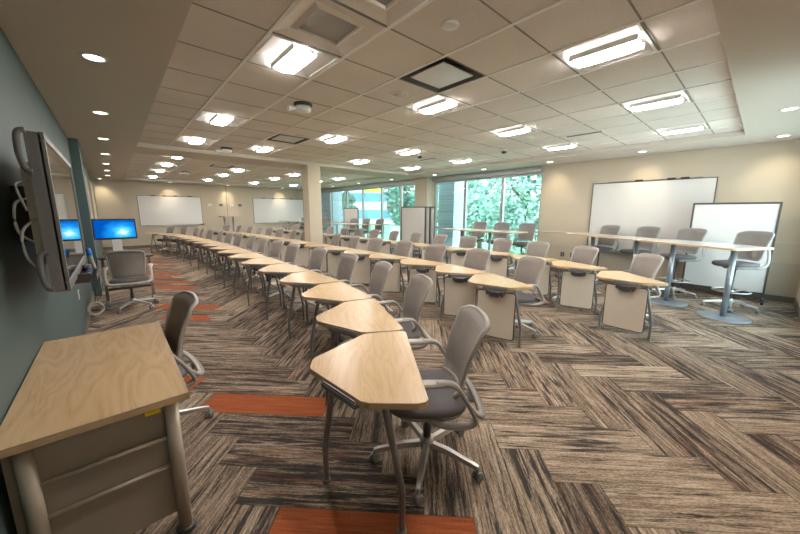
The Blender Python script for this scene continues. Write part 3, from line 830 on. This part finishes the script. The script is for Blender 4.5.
def mobile_board(label, c, rz, w, z0, z1, group=None):
    t = thing('mobile_whiteboard', label, 'whiteboard', (*c, 0), rz, group)
    MB().box(-w/2+.02, w/2-.02, -.012, .012, z0+.02, z1-.02).build('writing_surface', M['modesty'] if False else M['board'], t)
    f = MB()
    for b in ((-w/2, -w/2+.028, z0, z1), (w/2-.028, w/2, z0, z1), (-w/2+.028, w/2-.028, z0, z0+.028), (-w/2+.028, w/2-.028, z1-.032, z1)): f.box(b[0], b[1], -.02, .02, b[2], b[3], bev=.004)
    f.build('frame', M['dark_metal'], t)
    for s in (-1, 1):
        x = s*(w/2-.014)
        l = MB(); l.box(x-.014, x+.014, -.02, .02, .10, z0); l.box(x-.018, x+.018, -.22, .22, .07, .10, bev=.005); l.build('foot', M['dark_metal'], t)
        for q in (-.2, .2):
            wv = MB(); MR = Matrix.Translation((x, q, .034)) @ Matrix.Rotation(PI/2, 4, 'Y')
            wv.lathe([(0, -.018), (.03, -.018), (.034, -.012), (.034, .012), (.03, .018), (0, .018)], seg=16, M4=MR); wv.build('caster', M['black_plastic'], t)
    return t
mobile_board('dark-framed mobile whiteboard on castors in the right corner behind the stools', (8.28, .37), -PI/2, 1.10, .15, 1.725)
for k, (xx, yy, lb) in enumerate(((7.95, 8.24, 'pale mobile whiteboard nested in front of the window column, foremost of three'), (8.05, 8.12, 'mobile whiteboard nested behind the front one, middle of three, at the column'), (8.15, 8.0, 'mobile whiteboard nested hindmost of three at the window column'))):
    mobile_board(lb, (xx, yy), -PI/2, 1.22, .15, 1.72, 'nested mobile whiteboards at the column')
mobile_board('pale mobile whiteboard before the farther windows, behind the far stools', (8.1, 12.45), -PI/2, 1.15, .15, 1.70)

# outlets
def outlet(label, c, rz, grp=None, dark=False, w=.075):
    t = thing('wall_outlet', label, 'outlet', c, rz, grp)
    MB().box(-w/2, w/2, -.007, 0, -.058, .058, bev=.002).build('cover', M['board_frame'] if dark else M['white_plastic'], t)
    for s in (-1, 1): MB().box(-.016, .016, -.0095, -.007, s*.022-.014, s*.022+.014).build('socket', M['grey_plastic'], t)
for k, (x, dk) in enumerate(((3.50, 0), (3.98, 1), (4.45, 0), (4.83, 1))):
    outlet('%s plate on the far wall between the whiteboards, %s from left' % ('dark' if dk else 'white', ORD[k]), (x, YF, 1.84), 0, 'plates on the far wall', dk, .15)
for k, y in enumerate((3.36, 3.12)):
    outlet('dark outlet low on the right wall, %s' % ('the one nearer the window' if k == 0 else 'the one nearer the wall whiteboard'), (XR, y, .47), -PI/2, 'outlets on the right wall', True, .09)
outlet('white outlet low on the teal wall below the big screen', (XL, 5.5, .52), PI/2)

# pictures on the far part of the teal wall
for y0, y1, lb, col in ((9.6, 11.2, 'pale framed picture on the teal wall beyond the pilaster', 'board'), (12.6, 14.4, 'reddish-edged framed picture on the teal wall near the far corner', 'post_beige')):
    t = thing('framed_picture', lb, 'picture', (XL, (y0+y1)/2, 1.25), PI/2); w = (y1-y0)/2
    MB().box(-w, w, -.05, 0, 0, 1.15, bev=.006).build('frame', M['board_frame'] if col == 'board' else M['table_edge'], t)
    MB().box(-w+.05, w-.05, -.056, -.045, .05, 1.10).build('print', M[col], t)

# ------------------------------------------------------------------ wall display
t = thing('interactive_display', 'large grey-framed glossy interactive screen on the teal wall, mirroring the room', 'screen', (XL, 2.98, 1.52), 0)
xf = -.20-XL; hw, hh = .675, .385
b = MB(); b.box(xf-.065, xf-.012, -hw, hw, -hh, hh, bev=.01); b.build('casing', M['display_case'], t)
b = MB()
for q in ((-hw, hw, hh-.035, hh), (-hw, hw, -hh, -hh+.05), (-hw, -hw+.03, -hh+.05, hh-.035), (hw-.03, hw, -hh+.05, hh-.035)): b.box(xf-.02, xf, q[0], q[1], q[2], q[3], bev=.003)
b.build('bezel', M['display_case'], t)
MB().box(xf-.012, xf-.005, -hw+.028, hw-.028, -hh+.045, hh-.03).build('screen_glass', M['display'], t)
b = MB(); b.box(0, xf-.065, -.10, .22, -.16, .16); b.build('wall_mount', M['dark_metal'], t); MB().box(xf-.10, xf-.064, -hw+.05, hw-.05, -.25, .25, bev=.008).build('back_panel', M['desk_leg'], t)
for s, z in ((1, .285), (-1, -.28)):
    MB().sweep(smooth_path([(xf-.055, -hw-.004, z+.10), (xf-.082, -hw-.004, z+.085), (xf-.088, -hw-.004, z), (xf-.075, -hw-.004, z-.075), (xf-.055, -hw-.004, z-.085)], 4), [(-.012, -.010), (.012, -.010), (.012, .010), (-.012, .010)], up=Vector((0, 1, 0))).build('corner_clip', M['display_case'], t)
b = MB()
b.tube(smooth_path([(xf-.08, -hw+.06, .08), (xf-.135, -hw+.03, .05), (xf-.14, -hw+.03, -.08), (xf-.09, -hw+.06, -.14)], 6), .006, 6)
b.tube(smooth_path([(xf-.08, -hw+.05, -.02), (xf-.125, -hw+.0, -.08), (xf-.125, -hw+.0, -.2), (xf-.09, -hw+.04, -.27)], 6), .006, 6)
b.tube(smooth_path([(xf-.07, -hw+.05, .16), (xf-.12, -hw+.02, .14), (xf-.10, -hw+.03, .02)], 6), .005, 6)
b.build('cable', M['cable'], t)
b = MB(); b.box(xf-.06, xf+.085, -.22, .22, -hh-.035, -hh-.018, bev=.004); b.box(xf+.078, xf+.085, -.22, .22, -hh-.02, -hh+.005); b.box(xf-.06, xf+.06, -.24, -.22, -hh-.035, -hh+.02); b.box(xf-.06, xf+.06, .22, .24, -hh-.035, -hh+.02)
b.build('pen_tray', M['dark_metal'], t)
px = -.20+.045; pz = 1.52-hh-.012
for k, (yy, lb) in enumerate(((2.88, 'blue-tipped stylus lying in the big screen tray, nearer one'), (3.06, 'blue-tipped stylus propped upright in the big screen tray'))):
    st = thing('stylus', lb, 'stylus', (px, yy, pz if k == 0 else pz+.003), 0, 'blue styluses in the screen tray')
    if k: st.location = (px+.012, yy, pz+.078); st.rotation_euler = (rad(52), 0, rad(14))
    MB().lathe([(.009, -.08), (.011, -.06), (.011, .04)], M4=Matrix.Rotation(-PI/2, 4, 'X'), seg=12).build('barrel', M['grey_plastic'], st).location = (0, 0, .012)
    MB().lathe([(.015, .03), (.015, .085), (.006, .095), (0, .095)], M4=Matrix.Rotation(-PI/2, 4, 'X'), seg=12).build('grip', M['blue'], st).location = (0, 0, .012)
tag(MB().prism(superpoly(.028, .06, 3, 20), 0, .04, 0, .012).build('board_eraser', M['grey_plastic'], None, (px-.005, 3.14, pz), .2), 'rounded grey eraser in the tray under the big screen', 'eraser')

# ------------------------------------------------------------------ instructor desk
t = thing('instructor_desk', 'large maple-topped desk with taupe end panel against the teal wall', 'desk', (-.12, 2.29, 0)); a, bq = .295, .64
MB().prism([(-a, -bq), (a, -bq), (a, bq), (-a, bq)], .688, .72, 0, .003, side_mi=1, edge_mi=2).build('desktop', [M['maple_dark'], M['table_edge'], M['edge_line']], t)
MB().box(-.282, .205, -bq+.075, -bq+.095, .09, .686).build('end_panel', M['desk_panel'], t)
MB().box(-.24, -.22, -bq+.1, bq-.1, .25, .686).build('back_panel', M['desk_panel'], t)
MB().box(-.24, .205, bq-.095, bq-.075, .09, .686).build('end_panel', M['desk_panel'], t)
for z in (.36, .505): MB().tube([(-.215, -bq+.058, z), (.215, -bq+.058, z)], .009, 8).build('crossbar', M['desk_leg'], t)
for sx in (-1, 1):
    for sy in (-1, 1):
        l = MB(); x = .225*sx; y = sy*(bq-.055)
        l.tube([(x, y, .012), (x, y, .688)], .028, 16); l.build('leg', M['desk_leg'], t)
        MB().lathe([(.042, 0), (.042, .008), (.03, .016), (0, .016)], (x, y, 0), 20).build('foot', M['dark_metal'], t)
MB().box(.13, .185, -bq+.003, -bq+.008, .668, .689).build('warning_label', M['yellow'], t)['label'] = 'small yellow sticker under the top'
chair(.055, 2.62, rad(94), 'grey task chair pushed in at the instructor desk by the teal wall', tw=28)

# ------------------------------------------------------------------ computer cart
t = thing('computer_cart', 'dark wheeled computer cart by the teal wall, behind a chair', 'cart', (.08, 6.95, 0))
MB().box(-.32, .36, -.22, .22, .79, .815, bev=.005).build('work_surface', M['dark_metal'], t)
for s in (-.28, .31):
    MB().box(s-.02, s+.02, -.02, .02, .09, .79).build('post', M['leg_metal'], t)
    MB().box(s-.022, s+.022, -.24, .24, .065, .095, bev=.005).build('foot_bar', M['leg_metal'], t)
    for q in (-.21, .21):
        MB().lathe([(0, -.015), (.03, -.015), (.033, 0), (.03, .015), (0, .015)], M4=Matrix.Translation((s, q, .033)) @ Matrix.Rotation(PI/2, 4, 'Y'), seg=16).build('caster', M['black_plastic'], t)
MB().box(-.28, .31, -.015, .015, .25, .29).build('crossbar', M['dark_metal'], t)
t = thing('monitor', 'computer monitor with a bright blue screen on the wheeled cart', 'monitor', (.01, 6.93, .815), rad(2))
MB().box(-.265, .265, -.02, .02, .275, .60, bev=.006).build('bezel', M['black_plastic'], t)
o = MB().box(-.247, .247, -.003, .003, -.140, .140).build('screen', M['screen'], t); o.location = (0, -.0205, .44)
MB().box(-.06, .06, .0, .05, .012, .33, bev=.006).build('neck', M['white_plastic'], t)
MB().box(-.12, .12, -.09, .09, 0, .014, bev=.004).build('foot', M['silver'], t)
MB().box(-.24, .30, -.19, -.07, 0, .018, bev=.004)
tag(MB().box(-.2, .22, -.06, .06, 0, .02, bev=.005).build('keyboard', M['black_plastic'], None, (.07, 6.79, .815)), 'black keyboard on the wheeled cart below the blue monitor', 'keyboard')
chair(.10, 6.56, rad(-4), 'grey task chair drawn up to the wheeled computer cart, back to camera')
N = 60
b = MB(); b.tube([(-.0+.012*math.sin(i*.9), (.09+.016*math.sin(i*2.3))*math.cos(i*2*PI/18), .12+(.09+.016*math.sin(i*2.3))*math.sin(i*2*PI/18)) for i in range(N)], .0115, 6, up=Vector((1, 0, 0)))
tag(b.build('cable_coil', M['cable'], None, (-.33, 6.35, 0), rad(-60)), 'grey coil of cable hung by the teal wall beside the cart', 'cable')
b = MB(); b.tube(smooth_path([(-.33, 6.4, .22), (-.31, 6.5, .35), (-.26, 6.6, .55), (-.26, 6.72, .70), (-.25, 6.8, .83)], 6), .005, 6); b.tube(smooth_path([(-.33, 6.36, .22), (-.27, 6.5, .25), (-.22, 6.6, .45), (-.20, 6.7, .55), (-.19, 6.78, .83)], 6), .005, 6)
tag(b.build('power_cord', M['black_plastic']), 'dark cords drooping from the cart to the cable coil', 'cable')

# ------------------------------------------------------------------ outdoors
struct('ground', MB().box(XR+.3, 120, -60, 120, -1.2, -1.0), M['grass']).name = 'floor_2'
for k, (x, y, lb) in enumerate(((9.0, 7.22, 'blue-grey brick pier outside the near window'), (9.0, 16.2, 'blue-grey brick pier outside the far end of the windows'))):
    tag(MB().box(-.3, .3, -.36 if k == 0 else -.9, .36 if k == 0 else .9, -1.0, 3.6).build('brick_pier', M['brick'], None, (x+.4, y+.5, 0)), lb, 'brick pier')
def tree(label, x, y, h, rr, mat, seed, nb=5200, conifer=False):
    r = random.Random(seed); t = thing('tree', label, 'tree', (x, y, -1.0), 0, 'trees outside the windows')
    tr = MB(); tr.tube([(0, 0, 0), (.1, .05, h*.35), (0, .1, h*.75)], .16, 8, scale=[1, .8, .3])
    for k in range(7):
        a = r.uniform(0, 2*PI); z = h*r.uniform(.25, .6); tr.tube([(0, 0, z), (rr*.6*math.cos(a), rr*.6*math.sin(a), z+h*.15)], .05, 6, scale=[1, .4])
    tr.build('trunk', M['bark'], t)
    m = MB()
    blobs = []
    for k in range(26):
        z = r.uniform(.12, .95); wd = rr*(1.1-z if conifer else math.sin(PI*min(.95, z*.9+.05)))
        a = r.uniform(0, 2*PI); d = wd*r.uniform(.2, .75); blobs.append((d*math.cos(a), d*math.sin(a), z*h, rr*r.uniform(.28, .45)))
    for k in range(nb):
        bx, by, bz, br = r.choice(blobs)
        v = Vector((r.gauss(0, 1), r.gauss(0, 1), r.gauss(0, .8))).normalized()*br*r.uniform(.6, 1.05)
        p = Vector((bx, by, bz))+v; s = r.uniform(.07, .15)
        q = Matrix.Rotation(r.uniform(0, 6.3), 3, Vector((r.gauss(0, 1), r.gauss(0, 1), r.gauss(0, 1))).normalized())
        m.add([p+q @ Vector(c) for c in ((-s, -s*.5, 0), (0, -s*.75, s*.2), (s, 0, 0), (0, s*.75, s*.2), (-s, s*.5, 0))], [(0, 1, 2, 3, 4)])
    m.build('crown', mat, t)
spec = [(15.0, 7.6, 6.6, 2.5, 'foliage_l', 'broad pale tree outside the near window pane beside the right wall'),
        (18.6, 12.7, 7.2, 2.4, 'foliage_l', 'pale leafy tree filling the middle pane of the near window'),
        (21.8, 18.2, 8.0, 2.5, 'foliage_d', 'denser tree seen past the brick pier of the near window'),
        (27.0, 15.4, 10.0, 3.4, 'foliage_l', 'tall pale tree standing farther off behind the near window trees'),
        (16.3, 17.7, 6.4, 1.55, 'foliage_d', 'dark green tree just left of the window column'),
        (26, 27.6, 7.0, 1.5, 'foliage_l', 'pale tree beyond the dark one left of the window column'),
        (21, 33, 5.0, 1.3, 'foliage_d', 'small green tree by the far window end')]
for k, (x, y, h, rr, mt, lb) in enumerate(spec): tree(lb, x, y, h, rr, M[mt], 11+k)
t = thing('office_building', 'pale office block with blue window bands beyond the far windows', 'building', (42, 52, -1.0), rad(-40))
MB().box(-16, 16, -5, 5, 0, 13).build('wall', M['concrete'], t)
for k in range(4):
    m = MB().box(-15.6, 15.6, -5.12, -4.95, 1.3+3.1*k, 2.9+3.1*k).build('window_band', M['glass_band'], t)
MB().box(-4, 0, -5.25, -4.9, 6.3, 6.8).build('awning', M['yellow'], t)['label'] = 'yellow strip'

# ------------------------------------------------------------------ daylight
w = bpy.data.worlds.new('sky'); sc.world = w; w.use_nodes = True
nt = w.node_tree; bg = nt.nodes['Background']
tc = nt.nodes.new('ShaderNodeTexCoord'); sp = nt.nodes.new('ShaderNodeSeparateXYZ'); nt.links.new(tc.outputs['Generated'], sp.inputs[0])
rp = nt.nodes.new('ShaderNodeValToRGB'); nt.links.new(sp.outputs[2], rp.inputs[0])
rp.color_ramp.elements[0].color = (.88, .985, 1, 1); rp.color_ramp.elements[1].color = (.55, .80, 1, 1)
nt.links.new(rp.outputs[0], bg.inputs[0]); bg.inputs[1].default_value = 4.6
